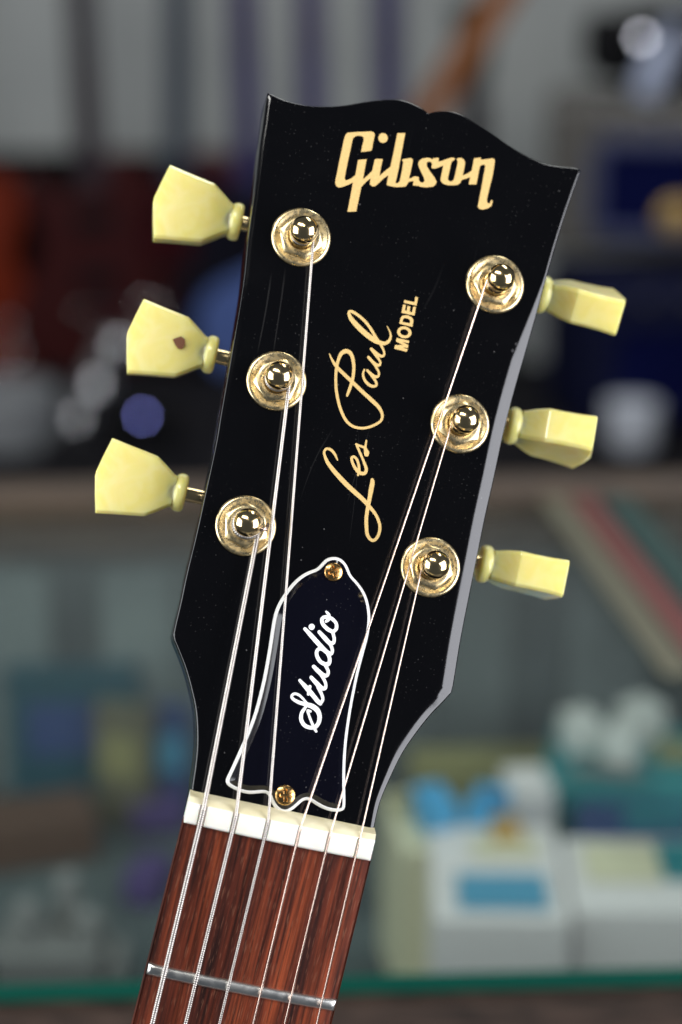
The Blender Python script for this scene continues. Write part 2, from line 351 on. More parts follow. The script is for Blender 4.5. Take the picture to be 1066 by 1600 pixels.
def cube(px, py, s, rz, label, z):
    c = wz(px, py, z); root = bpy.data.objects.new('white_cube', None); C.objects.link(root); root.location = (c.x, c.y, z); root.rotation_euler.z = rz
    tag(root, label, 'cube', 'white cubes in the case')
    b = MB(); b.box((0, 0, s/2), (s, s, s)); bevel(b.obj('cube_body', M_cube, root), s*.12, 3)
    b = MB(); b.lathe([(s*.28, 0), (s*.28, .002), (s*.24, .003)], (0, 0, s+.0002), 20); b.obj('cap', M_cube, root, 40)
cube(906, 1168, .022, .2, 'leftmost white cube standing on the teal box', SH+.0865)
cube(972, 1186, .021, -.5, 'front white cube of the pair on the teal box', SH+.0865)
cube(1000, 1152, .023, .6, 'rear white cube of the pair on the teal box', SH+.0865)
# left half of the case, its weaker light put into darker card colours
def standing(name, px, py, wd, ht, dp, rx, rz, m, label, cat, patch=None, ztop=None):
    c = shelf_at(px, py); root = bpy.data.objects.new(name, None); C.objects.link(root); root.location = c; root.rotation_euler = (rx, 0, rz)
    tag(root, label, cat)
    b = MB(); b.box((0, 0, ht/2), (wd, dp, ht)); bevel(b.obj('pack_body', m, root), .0012)
    if patch: b = MB(); b.box((0, -dp/2-.0008, ht*.6), (wd*.7, .0010, ht*.35)); b.obj('printed_label', patch, root)
    return root
standing('hanging_pack', 122, 1262, .085, .100, .02, -.06, .10, mat('shaded_teal_card', (.004, .06, .085), .5), 'dark teal pack leaning at the back of the case', 'packet', M_navy)
standing('olive_pack', 198, 1285, .038, .082, .015, -.05, -.35, mat('shaded_olive_card', (.11, .10, .06), .6), 'olive yellow pack beside the dark teal pack', 'packet', M_olive)
standing('navy_pack', 264, 1270, .030, .075, .015, -.05, .1, M_navy, 'navy pack close to the left headstock curve', 'packet', M_bluep)
standing('leather_pouch', 60, 1330, .07, .03, .045, 0, .3, M_brown, 'dark brown leather pouch on the case shelf', 'pouch')
pbox('purple_tin', 205, 290, 1262, 1236, SH+.02, .019, M_purple, 'flat purple tin behind the nut on the case shelf', 'tin', .1)
pbox('purple_tin', 205, 262, 1372, 1332, SH+.02, .019, M_purple, 'flat purple tin lower down beside the fingerboard', 'tin', -.3)
M_drumg = mat('dull_aluminium', (.22, .215, .21), .5)
def pegs():
    root = bpy.data.objects.new('pedal_unit', None); C.objects.link(root); c = wz(72, 1500, SH+.04); root.location = (c.x, c.y, SH+.001)
    tag(root, 'pale grey metal gadget with knobs at the lower left of the case', 'gadget')
    b = MB(); b.box((0, .02, .022), (.058, .045, .044)); bevel(b.obj('housing', M_grey, root), .004, 3)
    for x, y, h in ((-.012, .004, .02), (.008, .02, .028), (.02, .004, .014)):
        b = MB(); b.lathe([(.007, 0), (.0075, h*.6), (.006, h), (.002, h+.001)], (x, y+.012, .0442), 18); b.obj('knob', M_drumg, root, 40)
    for x in (-.036, .036): b = MB(); b.box((x, .015, .018), (.010, .03, .036)); bevel(b.obj('side_plate', M_grey, root), .002)
pegs()
# reflection in the glass at the right, put in as flat coloured stripes
def reflection_stripes():
    root = bpy.data.objects.new('striped_reflection', None); C.objects.link(root); a, b_ = wz(905, 778, ZC+.0005), wz(1120, 1055, ZC+.0005)
    root.location = a; tag(root, 'flat red beige and green stripes on the glass put in for a reflection', 'reflection_stripes')
    d = (b_-a); n = Vector((-d.y, d.x, 0)).normalized()
    for off, wdt, m, nm in ((-.019, .016, mat('reflected_beige', (.13, .125, .085), .8), 'beige_stripe'), (0, .014, mat('reflected_red', (.17, .055, .05), .8), 'red_stripe'), (.022, .020, mat('reflected_green', (.02, .055, .05), .8), 'green_stripe')):
        mb = MB(); p = [n*(off-wdt/2), d+n*(off-wdt/2), d+n*(off+wdt/2), n*(off+wdt/2)]
        mb.add([(q.x, q.y, 0.0006) for q in p]+[(q.x, q.y, .0026) for q in p], [(3, 2, 1, 0), (4, 5, 6, 7), (0, 1, 5, 4), (1, 2, 6, 5), (2, 3, 7, 6), (3, 0, 4, 7)]); mb.obj(nm, m, root)
reflection_stripes()

# ---- guitars standing in a row at the wall
M_chrome = mat('chrome', (.8, .8, .82), .12, 1.0); M_dark = mat('dark_fingerboard', (.034, .024, .032), .5); M_pick = mat('pickup_black', (.006, .006, .008), .6, 0, Specular_IOR_Level=.2)
BODY = [(0, .36), (.045, .385), (.10, .37), (.13, .32), (.118, .265), (.105, .22), (.125, .16), (.165, .09), (.168, .03), (.13, -.02), (.06, -.045), (0, -.05), (-.06, -.045), (-.13, -.02), (-.168, .03), (-.165, .09), (-.125, .16), (-.105, .22), (-.12, .28), (-.135, .33), (-.115, .36), (-.09, .335), (-.05, .31), (-.03, .335)]
def rack_guitar(px, Y, z0, rz, lean, tilt, col, neckm, label, roughness=.15, frets=12):
    g = bpy.data.objects.new('rack_guitar', None); C.objects.link(g)
    c = wy(px, 200, Y); g.location = (c.x, Y, z0); g.rotation_euler = (lean, tilt, rz)
    tag(g, label, 'guitar', 'guitars standing along the wall')
    m = mat('rack_finish', col, max(.3, roughness), 0, Specular_IOR_Level=.25)
    pts = [Vector(p[:2]) for p in catmull([(x, y) for x, y in BODY], 4, True)]
    b = MB(); b.loft([[(p.x*k, y, p.y*k+(1-k)*.15) for p in pts] for k, y in ((.97, -.022), (1, -.016), (1, .016), (.97, .022))]); b.obj('body', m, g, 40)
    b = MB(); b.box((0, -.018, .62), (.050, .022, .60)); bevel(b.obj('neck', neckm, g), .006, 2)
    fb = MB(); fb.box((0, -.032, .60), (.052, .006, .56)); f_o = fb.obj('fingerboard', neckm, g)
    for i in range(frets):
        z = .86-.46*(1-2**(-(i+1)/12.))*1.25; fr_ = MB(); fr_.box((0, -.0362, z), (.050, .002, .003)); fr_.obj('fret', M_chrome, f_o)
    b = MB(); hp = [(-.024, .9), (.024, .9), (.038, .96), (.044, 1.06), (.012, 1.075), (0, 1.068), (-.012, 1.075), (-.044, 1.06), (-.038, .96)]
    b.loft([[(x, y, z) for x, z in hp] for y in (-.026, -.010)]); b.obj('headstock', m, g)
    for z in (.26, .14): b = MB(); b.box((0, -.026, z), (.07, .012, .036)); bevel(b.obj('pickup', M_pick, g), .003)
    b = MB(); b.box((0, -.028, .075), (.085, .014, .014)); bevel(b.obj('bridge', M_chrome, g), .003)
    for x, z in ((.10, .02), (.125, .07), (.07, .0), (.095, .08)): b = MB(); b.lathe([(.012, 0), (.011, .012), (.004, .016)], (0, 0, 0), 16); k = b.obj('knob', M_chrome, g, 50); k.location = (x, -.022, z); k.rotation_euler.x = math.pi/2
    return g
M_maple = mat('neck_maple', (.28, .11, .045), .8, 0, Specular_IOR_Level=.1); M_bluegrey = mat('neck_bluegrey', (.055, .07, .095), .4); M_purp = mat('neck_purple', (.060, .052, .15), .35)
rack_guitar(-75, 3.70, .40, .4, -.05, 0, (.19, .022, .006), M_purp, 'orange red guitar at the far left of the wall row', .2)
rack_guitar(138, 3.78, .42, .45, -.06, 0, (.055, .012, .012), M_dark, 'dark wine red guitar with a brown black neck left of the top left tuner')
rack_guitar(279, 3.86, .42, -.35, -.06, 0, (.06, .008, .012), M_bluegrey, 'deep red guitar with a blue grey fretted neck above the left tuners')
rack_guitar(386, 3.80, .42, .5, -.05, 0, (.012, .012, .02), M_purp, 'near black guitar with a purple neck beside the headstock corner')
rack_guitar(487, 3.84, .42, .35, -.05, 0, (.02, .02, .05), M_purp, 'dark blue guitar whose neck rises behind the headstock top')
rack_guitar(606, 3.76, .42, .35, -.05, 0, (.02, .02, .05), M_purp, 'dark guitar whose neck rises above the notch in the headstock')
rack_guitar(408, 3.56, .42, -.25, -.03, .56, (.10, .16, .42), M_maple, 'blue guitar whose brown neck leans right above the headstock', .4, 0)
rack_guitar(750, 3.86, .02, .5, -.05, 0, (.012, .03, .028), M_dark, 'dark green guitar behind the leaning brown neck')
# ---- rack rails carrying the guitars, low bench behind the counter
def rack():
    r = bpy.data.objects.new('guitar_rack', None); C.objects.link(r); r.location = (-.3, 3.76, 0); tag(r, 'long black rack carrying the row of guitars at the wall', 'rack')
    for y, z in ((-.12, .345), (.14, .345)):
        b = MB(); b.tube([(-1.2, y, z), (1.25, y, z)], .016, 12); b.obj('rail', M_pick, r, 60)
    for x in (-1.15, 0, 1.2):
        b = MB(); b.tube([(x, -.12, .345), (x, -.12, .0)], .014, 10); b.obj('leg', M_pick, r, 60)
        b = MB(); b.tube([(x, .14, .345), (x, .14, .0)], .014, 10); b.obj('leg', M_pick, r, 60)
    b = MB(); b.box((-.40, .20, .565), (1.85, .02, .44)); b.obj('back_board', mat('black_felt', (.004, .004, .005), .95, 0, Specular_IOR_Level=.1), r)
rack()
BZ = .46
def bench():
    r = bpy.data.objects.new('low_bench', None); C.objects.link(r); r.location = (0, 2.95, 0); tag(r, 'low dark bench behind the counter carrying amplifiers', 'bench')
    m = noise_mix(mat('bench_laminate', (.02, .02, .024), .8, 0, Specular_IOR_Level=.1), (.006, .006, .008), (.014, .013, .015), 9, 4)[0]
    b = MB(); b.box((0, 0, BZ-.02), (2.6, .92, .04)); bevel(b.obj('bench_top', m, r), .004)
    for x in (-1.2, 0, 1.2): b = MB(); b.box((x, 0, (BZ-.04)/2), (.04, .84, BZ-.04)); b.obj('support', m, r)
bench()
# ---- amplifiers on the right
def amp(px, py_top, Y, wd, ht, dp, rz, tolex, grille, piping, label, badge=None, base=BZ+.001, gm=0):
    gx = gm/2
    r = bpy.data.objects.new('guitar_amplifier', None); C.objects.link(r); c = wy(px, py_top, Y); r.location = (c.x, Y, base); r.rotation_euler.z = rz
    tag(r, label, 'amplifier', 'amplifiers')
    b = MB(); b.box((0, dp/2, ht/2), (wd, dp, ht)); bevel(b.obj('cabinet', tolex, r), .02, 3)
    b = MB(); b.box((gx, -.004, ht/2-.012), (wd-.08-gm, .01, ht-.10)); b.obj('grille_cloth', grille, r)
    for (x, z, a, e) in ((gx, ht-.062, wd-.08-gm, .022), (gx, .035, wd-.08-gm, .022), (-wd/2+.035+gm, ht/2-.014, .022, ht-.118), (wd/2-.035, ht/2-.014, .022, ht-.118)):
        b = MB(); b.box((x, -.010, z), (a, .014, e)); bevel(b.obj('piping', piping, r), .004)
    for i in range(5): b = MB(); b.lathe([(.010, 0), (.009, .013), (.007, .015)], (0, 0, 0), 16); k = b.obj('knob', M_chrome, r, 40); k.location = (-wd*.3+i*wd*.15, -.001, ht-.028); k.rotation_euler.x = math.pi/2
    b = MB(); b.box((0, dp/2, ht+.009), (.22, .03, .018)); bevel(b.obj('handle', M_pick, r), .006)
    if badge: b = MB(); b.lathe([(.032, 0), (.030, .006), (.02, .009)], (0, 0, 0), 24); k = b.obj('badge', badge, r, 40); k.location = (-wd/2+.212, -.0095, .062); k.rotation_euler.x = math.pi/2
    return r
M_tolex = noise_mix(mat('grey_tolex', (.10, .095, .085), .7), (.075, .07, .062), (.13, .122, .11), 80, 4)[0]; M_gnavy = mat('navy_grille', (.002, .004, .045), .9, 0, Specular_IOR_Level=.1); M_pipe = mat('blue_piping', (.045, .055, .13), .4)
M_blk = mat('black_tolex', (.005, .005, .006), .8, 0, Specular_IOR_Level=.15); M_gnavy2 = mat('dark_navy_vinyl', (.003, .005, .030), .7, 0, Specular_IOR_Level=.2)
amp(1085, 165, 3.1, .46, .245, .25, -.10, M_tolex, M_gnavy, M_pipe, 'grey amplifier with a navy grille and blue piping at the right', mat('brass_badge', (.45, .30, .10), .35, .6), base=.731, gm=.045)
amp(1140, 425, 3.0, .46, .25, .26, .16, M_gnavy2, M_gnavy, M_gnavy2, 'navy blue cabinet underneath the grey amplifier')
amp(1105, -45, 3.2, .34, .10, .22, 0, M_blk, M_blk, M_blk, 'black amplifier head on top of the grey amplifier', base=.998)
# shiny pale blue bottle-like lamp, white mug, plinth under the cabinets
def lathe_thing(name, c, prof, m, label, cat, rot=(0, 0, 0), extra=None):
    r = bpy.data.objects.new(name, None); C.objects.link(r); r.location = c; r.rotation_euler = rot; tag(r, label, cat)
    b = MB(); b.lathe(prof, (0, 0, 0), 32); b.obj('shell', m, r, 50)
    if extra: b = MB(); b.lathe(extra, (0, 0, 0), 24); b.obj('rim', m, r, 50)
    return r
M_pale = mat('pale_blue_enamel', (.42, .47, .62), .3); M_mug = mat('white_enamel', (.75, .79, .86), .35)
lathe_thing('water_bottle', Vector((wy(1005, 165, 3.14).x, 3.14, .978)), [(.022, 0), (.026, .01), (.026, .075), (.016, .095), (.012, .115)], M_pale, 'pale blue bottle tilted in front of the black amplifier head', 'bottle', (0, .38, 0), [(.014, .1155), (.014, .128), (.010, .130)])
lathe_thing('white_mug', wz(985, 697, BZ+.001), [(.036, 0), (.041, .006), (.041, .066), (.037, .067), (.034, .02)], M_mug, 'white mug on the plinth below the navy cabinet', 'mug', (0, 0, 0), [(.0415, .0665), (.0425, .069), (.0375, .070)])
# stool with chrome legs at the left, cream drum behind it
def stand():
    r = bpy.data.objects.new('chrome_stand', None); C.objects.link(r); c = wy(120, 760, 3.0); r.location = (c.x, 3.0, BZ+.001); tag(r, 'chrome tubular stand with joints left of the lower tuners', 'stand')
    z0 = 0; p1, p2 = wy(75, 740, 3.0)-r.location, wy(178, 530, 3.0)-r.location
    b = MB(); b.tube([Vector((p1.x, 0, .01)), p1, p2], .020, 14); b.obj('tube', M_grey, r, 60)
    for px, py, rr in ((80, 730, .034), (120, 660, .026), (150, 610, .030), (182, 545, .026)):
        q = wy(px, py, 2.985)-r.location; b = MB(); b.lathe([(rr*.3, -rr), (rr*.8, -rr*.6), (rr, 0), (rr*.8, rr*.6), (rr*.3, rr)], q, 20); b.obj('joint', M_chrome, r, 60)
    b = MB(); b.box((p1.x, 0, .008), (.22, .22, .016)); bevel(b.obj('foot_plate', M_pick, r), .004)
stand()
M_drum = mat('grey_shell', (.20, .21, .22), .4)
lathe_thing('small_drum', wz(10, 690, BZ+.001), [(.085, 0), (.085, .085), (.080, .09)], M_drum, 'pale grey drum beside the chrome stand', 'drum', (0, 0, 0), [(.088, .07), (.088, .08), (.084, .081)])
def add_glow_dot():  # added: glowing dot that blurs into the small blue highlight
    r = bpy.data.objects.new('added_pedal', None); C.objects.link(r); c = wz(228, 690, BZ+.001); r.location = c; tag(r, 'small black pedal added with a glowing blue dot below the middle left tuner', 'pedal')
    b = MB(); b.box((0, 0, .03), (.10, .07, .06)); bevel(b.obj('housing', M_blk, r), .006)
    e = bpy.data.materials.new('blue_glow'); e.use_nodes = True; n = e.node_tree.nodes['Principled BSDF']; n.inputs['Base Color'].default_value = (.1, .12, .5, 1); n.inputs['Emission Color'].default_value = (.20, .22, .62, 1); n.inputs['Emission Strength'].default_value = 18
    b = MB(); b.lathe([(.0035, 0), (.0035, .002), (.002, .0045)], (0, 0, 0), 14); k = b.obj('glow_dot', e, r, 60); k.location = (0, -.0352, .052); k.rotation_euler.x = math.pi/2
    return r
add_glow_dot()

# ================================================================== the guitar in focus
K = .001
guitar = bpy.data.objects.new('electric_guitar', None); C.objects.link(guitar); guitar.matrix_world = GUITARM; guitar.empty_display_size = .05
tag(guitar, 'black electric guitar headstock with gold lettering, cream tuner buttons and rosewood neck', 'guitar')

# ---- headstock outline, traced in photo pixels
OUT_TOP = [(418, 146.5), (426.8, 149.8), (441.5, 156.5), (458.5, 161.8), (480.5, 166.2), (502.4, 167.5), (524.4, 167), (546.3, 164.3), (570.7, 160.1), (595, 157), (612, 156.2), (627, 157.4), (639, 160.8), (651, 166.2), (660, 171), (669, 178.4)]
OUT_TOP2 = [(669, 178.4), (677.9, 175.8), (690.5, 174.6), (705.7, 175.6), (721, 180.4), (733.6, 187.5), (751.3, 198.6), (771.6, 212), (791.8, 226.7), (812, 239.2), (837.4, 251.8), (855, 258), (875.4, 261.4), (893.2, 263), (903.3, 265.0)]
OUT_R = [(906.5, 268.8), (891.8, 309), (876, 356), (858, 416), (841, 481), (822, 549), (802, 619), (787, 678), (772, 748), (758, 810), (744.6, 877), (722, 990), (711.5, 1053), (708.3, 1072)]
OUT_R2 = [(705, 1083), (690.6, 1099), (673.8, 1116.3), (653.5, 1141.3), (628.8, 1177), (609.5, 1215.5), (594.4, 1251.3), (586, 1284), (581, 1312), (577, 1336)]
OUT_L = [(290, 1275), (296, 1244.6), (298.6, 1223.8), (302.7, 1196), (305.5, 1166), (305.5, 1136), (303.2, 1108), (297.4, 1080.4), (289.3, 1050.3), (280, 1025), (270.5, 1002)]
OUT_L2 = [(268.7, 993), (272.3, 976.3), (280, 944), (289.3, 900), (304, 840), (322, 759), (335, 698), (343, 650), (360, 555), (376.6, 455), (383.8, 390), (394, 315), (403, 240), (408.5, 203), (412.3, 174)]
def px2(lst, z, n):
    return [Vector(p[:2]) for p in catmull([tuple(gz(x, y, z)[:2]) for x, y in lst], n)]
outline = px2(OUT_TOP, -1, 4)[:-1] + px2(OUT_TOP2, -1, 4) + px2(OUT_R, -1.2, 4) + px2(OUT_R2, -1.2, 4) + px2(OUT_L, -5, 4) + px2(OUT_L2, -5, 4)
outline = resample([p for i, p in enumerate(outline) if (p-outline[i-1]).length > .05], .7)
THICK = 14.0; BW = 3.4; BA = .62; RR = .35
def face_drop(d, right, y):
    z = 0.0
    wdt = BW
    if right:                                    # rolled-over edge, its width shaped so the bright reflection tapers along the right side
        wdt = 3.7
        if y > 18: wdt = max(.7, 3.7-(y-18)*.14)
        if y < -62: wdt = max(1.5, 3.4-(-62-y)*.06)
    else: wdt = 1.1
    sl = .30; bl = min(1.8, wdt*.5)
    if d < wdt-bl: z -= sl*(wdt-bl-d)+sl*bl*.5
    elif d < wdt: z -= sl*.5*(wdt-d)**2/bl
    if d < RR: z -= RR-math.sqrt(max(0, RR*RR-(RR-d)**2))
    return z
rings = [0, .06, .16, .35, .7, 1.1, 1.5, 1.9, 2.3, 2.6, 2.9, 3.2, 3.5, 3.8, 4.1, 4.6]
sgn = 1 if area2(outline) > 0 else -1
NO = len(outline); extra = []
for k, r in enumerate(rings[1:]):
    for i in range(NO):
        a, b_, c_ = outline[i-1], outline[i], outline[(i+1) % NO]
        t = (c_-a).normalized(); n = Vector((-t.y, t.x))*sgn; q = b_+n*r
        if r < .3 or seg_dist(q, outline) > r*.97: extra.append(q)
for gx in range(-40, 41, 4):
    for gy in range(-104, 72, 4):
        p = Vector((gx+.013*gy, gy)); 
        if seg_dist(p, outline) > 5.2: extra.append(p)
vs2, fs2 = cdt_fill([outline], extra)
import numpy as np
V = np.array(vs2); P = np.array([tuple(p) for p in outline]); Q = np.roll(P, -1, 0); AB = Q-P
dmin = np.empty(len(V))
for i, p in enumerate(V):
    t = np.clip(((p-P)*AB).sum(1)/(AB*AB).sum(1), 0, 1); dmin[i] = np.sqrt((((p-P)-AB*t[:, None])**2).sum(1)).min()
def side_w(x, y): return max(0, min(1, (x+6)/12.0))
mb = MB(K); vv = []
for (x, y), d in zip(vs2, dmin):
    s_ = side_w(x, y); vv.append((x, y, s_*face_drop(d, True, y)+(1-s_)*face_drop(d, False, y)))
mb.add(vv, fs2)
edge = {}
for i, p in enumerate(vs2): edge[(round(p[0], 4), round(p[1], 4))] = i
base = []
for p in outline:
    k = (round(p.x, 4), round(p.y, 4)); base.append(edge.get(k))
base = [b for b in base if b is not None]
n0 = len(mb.v); ring_prev = base
for off, z in ((0, -THICK+1.2), (-.35, -THICK+.35), (-1.2, -THICK)):
    ins = inset([Vector(vs2[i]) for i in base], -off)
    st = len(mb.v); mb.v += [Vector((p.x, p.y, z)) for p in ins]
    cur = list(range(st, st+len(base)))
    for j in range(len(base)):
        k = (j+1) % len(base); mb.f.append((ring_prev[j], ring_prev[k], cur[k], cur[j]))
    ring_prev = cur
mb.f.append(tuple(reversed(ring_prev)))
headstock = mb.obj('headstock', M_black, guitar, 60)

# ---- printed lettering
def flat_poly(mb, loops, z, extra=()):
    v, f = cdt_fill(loops, extra); mb.add([(x, y, z) for x, y in v], f)
def zoomer(x0, y0, s, zpl): return lambda x, y: Vector(gz(x0+x/s, y0+y/s, zpl)[:2])
def ribbon(mb, pts, conv, s_px, z0, dz, n=7):
    """stroke of varying width; it rises a hair along its length so that crossings never share a plane"""
    c = catmull(pts, n); L = len(c); mmpp = 1/6.75/s_px
    ctr = [conv(a[0], a[1]) for a in c]; hw = [max(a[2], 6)*mmpp/2 for a in c]
    l, r = [], []
    for i in range(L):
        t = (ctr[min(i+1, L-1)]-ctr[max(i-1, 0)]);
        if t.length < 1e-9: t = Vector((1, 0))
        t.normalize(); nn = Vector((-t.y, t.x)); l.append(ctr[i]+nn*hw[i]); r.append(ctr[i]-nn*hw[i])
    def cap(i, sg):
        t = (ctr[1]-ctr[0]) if i == 0 else (ctr[-1]-ctr[-2]); t.normalize(); nn = Vector((-t.y, t.x))
        return [ctr[i]+(nn*math.cos(a)+t*sg*math.sin(a))*hw[i] for a in [math.pi*k/6 for k in range(1, 6)]]
    zz = [z0+dz*i/L for i in range(L)]
    st = len(mb.v)
    for i in range(L): mb.v += [Vector((l[i].x, l[i].y, zz[i])), Vector((r[i].x, r[i].y, zz[i]))]
    for i in range(L-1): mb.f.append((st+2*i, st+2*i+1, st+2*i+3, st+2*i+2))
    for i, sg, a, b_ in ((0, -1, 0, 1), (L-1, 1, 2*L-2, 2*L-1)):
        cp = cap(i, sg); s2 = len(mb.v); mb.v += [Vector((p.x, p.y, zz[i])) for p in cp]
        mb.f.append((st+a, *range(s2, s2+len(cp)), st+b_))
def upnormals(o):
    me = o.data; bm = bmesh.new(); bm.from_mesh(me)
    for f in bm.faces:
        f.normal_update()
        if f.normal.z < 0: f.normal_flip()
    bm.to_mesh(me); bm.free()
Z1 = .012
z1 = zoomer(515, 195, 7.614, 0)
Gz = [(215, 95), (300, 87), (400, 83), (495, 79), (525, 88), (540, 115), (520, 210), (502, 305), (440, 318), (375, 323), (390, 250), (408, 180), (405, 150), (380, 133), (345, 128), (310, 135), (280, 160), (270, 200), (240, 340), (205, 500), (180, 635), (190, 660), (220, 655), (265, 635), (308, 600), (340, 418), (442, 409), (420, 525), (398, 648), (450, 605), (508, 548), (540, 410), (570, 405), (633, 408), (612, 510), (595, 608), (650, 560), (725, 498), (760, 340), (808, 100), (902, 98), (880, 210), (820, 540), (785, 690), (810, 697), (835, 672), (860, 560), (878, 445), (862, 415), (885, 408), (965, 395), (985, 402), (992, 430), (965, 560), (945, 640)]
Gm = [(20, 635), (60, 612), (112, 622), (108, 650), (125, 680), (160, 690), (180, 670), (175, 640), (120, 520), (102, 470), (115, 430), (150, 402), (200, 393), (240, 395), (272, 412), (285, 398), (345, 392), (348, 410), (342, 440), (400, 425), (480, 395), (510, 390), (540, 400), (535, 418), (505, 435), (495, 460), (475, 550), (458, 630), (460, 660), (485, 675), (515, 668), (530, 645), (555, 540), (575, 440), (560, 410), (580, 395), (610, 393), (645, 410), (662, 445), (655, 500), (632, 605), (690, 580), (740, 545), (768, 400), (800, 395), (848, 390), (848, 415), (900, 412), (990, 398), (1012, 410), (1015, 440), (990, 600), (950, 760), (920, 890), (925, 925), (945, 938), (960, 925), (968, 900), (985, 895), (988, 920), (975, 965), (930, 995), (870, 1010), (830, 1000), (812, 970), (820, 930), (850, 780), (900, 500), (900, 480), (880, 472), (850, 482), (835, 500), (815, 610), (795, 710), (705, 708), (722, 622), (660, 645), (622, 655), (605, 690), (570, 715), (520, 720), (450, 718), (400, 700), (370, 665), (372, 630), (402, 485), (350, 505), (300, 522), (262, 515), (268, 460), (255, 442), (230, 437), (205, 450), (205, 490), (240, 550), (300, 630), (322, 680), (312, 710), (280, 735), (200, 745), (130, 738), (105, 725), (40, 722), (50, 668)]
Ge = [(945, 678), (932, 690), (915, 725), (890, 738), (800, 742), (720, 730), (680, 715), (700, 600), (640, 640), (570, 710), (540, 732), (510, 732), (480, 710), (482, 680), (490, 635), (440, 675), (378, 740), (350, 880), (318, 1032), (260, 1035), (213, 1035), (240, 900), (280, 685), (220, 715), (150, 740), (110, 747), (80, 730), (68, 690), (75, 640), (110, 470), (150, 280), (175, 165), (190, 120)]
loop = [z1(x, y) for x, y in Gz] + [z1(x+952, y) for x, y in Gm] + [z1(x, y) for x, y in Ge]
dot = [z1(637+56*math.cos(a*math.pi/16), 157+58*math.sin(a*math.pi/16)) for a in range(32)]
mb = MB(K); flat_poly(mb, [loop], Z1); flat_poly(mb, [dot], Z1)
o = mb.obj('logo_lettering', M_goldprint, headstock); upnormals(o)
mb = MB(K)
zl = zoomer(505, 680, 8.89, 0); zp = zoomer(510, 475, 7.81, 0)
ribbon(mb, [(200, 345, 18), (160, 260, 36), (110, 205, 38), (50, 188, 34), (15, 230, 34), (25, 290, 38), (70, 390, 50), (180, 530, 62), (320, 680, 66), (450, 800, 64), (560, 900, 60), (640, 990, 52), (700, 1060, 46), (750, 1140, 42), (785, 1240, 42), (783, 1340, 42), (750, 1420, 42), (700, 1462, 42), (650, 1440, 44), (612, 1370, 48), (602, 1270, 50), (600, 1160, 50), (612, 1060, 50), (630, 960, 54), (650, 850, 58), (670, 740, 66), (684, 660, 62), (682, 618, 44)], zl, 8.89, .012, .03)
ribbon(mb, [(485, 555, 28), (498, 500, 40), (495, 420, 36), (470, 340, 36), (430, 300, 36), (398, 312, 36), (402, 360, 38), (430, 430, 42), (480, 500, 48), (530, 530, 50), (578, 528, 48), (600, 480, 44), (585, 420, 42), (550, 330, 34), (510, 240, 32), (480, 170, 34), (460, 125, 30)], zl, 8.89, .012, .02)
ribbon(mb, [(460, 128, 32), (520, 152, 32), (580, 172, 36)], zl, 8.89, .034, .004)
ribbon(mb, [(600, 75, 24), (592, 130, 28), (586, 180, 40), (602, 235, 70), (603, 265, 66)], zl, 8.89, .040, .004)
ribbon(mb, [(38, 605, 10), (70, 680, 28), (130, 770, 42), (220, 860, 44), (320, 955, 46), (440, 1070, 46), (560, 1180, 50), (640, 1260, 44), (680, 1340, 36), (675, 1410, 32), (620, 1460, 32), (520, 1503, 32), (420, 1515, 32), (320, 1490, 34), (240, 1420, 36), (180, 1300, 36), (145, 1180, 36), (122, 1050, 36), (116, 920, 34), (122, 800, 36), (145, 690, 38), (180, 610, 46), (230, 577, 54), (280, 588, 50), (315, 640, 44), (333, 730, 40), (335, 810, 38), (320, 920, 38), (290, 1020, 38), (265, 1090, 34), (252, 1122, 22)], zp, 7.81, .012, .03)
ribbon(mb, [(465, 800, 22), (448, 860, 28), (470, 930, 34), (520, 985, 38), (575, 1005, 36), (612, 988, 30), (600, 940, 34), (550, 870, 32), (500, 810, 30)], zp, 7.81, .012, .012)
ribbon(mb, [(500, 810, 30), (560, 865, 36), (600, 888, 38), (635, 878, 30), (640, 830, 28), (600, 760, 30), (560, 700, 34), (515, 650, 36)], zp, 7.81, .026, .01)
ribbon(mb, [(515, 650, 36), (580, 720, 40), (630, 748, 38), (660, 728, 26), (650, 690, 28), (600, 620, 34), (550, 550, 38)], zp, 7.81, .038, .01)
ribbon(mb, [(550, 550, 38), (620, 610, 40), (670, 638, 36), (705, 622, 28), (700, 570, 26), (660, 490, 32), (600, 400, 36), (540, 300, 36), (470, 210, 36), (390, 140, 36), (320, 97, 38), (285, 92, 34), (278, 125, 40), (310, 190, 56), (400, 290, 66), (500, 380, 66), (600, 450, 62), (700, 482, 46), (760, 455, 38), (785, 400, 28), (775, 340, 18), (740, 270, 8)], zp, 7.81, .050, .03)
o = mb.obj('script_lettering', M_goldprint, headstock); upnormals(o)
mb = MB(K); zm = zoomer(605, 455, 16, 0)
def zpoly(l, z=Z1, holes=()): 
    L = [[zm(x, y) for x, y in l]]
    v, f = [], []
    if holes:
        n = len(l); ring = L[0]; hole = [zm(x, y) for x, y in holes]; m_ = len(hole)
        R = [(p.x, p.y, z) for p in ring]; Hh = [(p.x, p.y, z) for p in hole]
        mb.add(R+Hh, [(i, (i+1) % n, n+(i+1) % n, n+i) for i in range(n)])
    else: flat_poly(mb, L, z)
zpoly([(180, 1440), (490, 1515), (515, 1445), (380, 1410), (520, 1415), (535, 1345), (370, 1262), (538, 1302), (556, 1240), (240, 1165), (222, 1255), (395, 1345), (200, 1345)])
oc = [(math.cos(k*math.pi/14), math.sin(k*math.pi/14)) for k in range(28)]
zpoly([(430+182*a*.97-148*b*.22, 1028+182*a*.22+148*b*.97) for a, b in oc], holes=[(430+106*a*.97-78*b*.22, 1028+106*a*.22+78*b*.97) for a, b in oc])
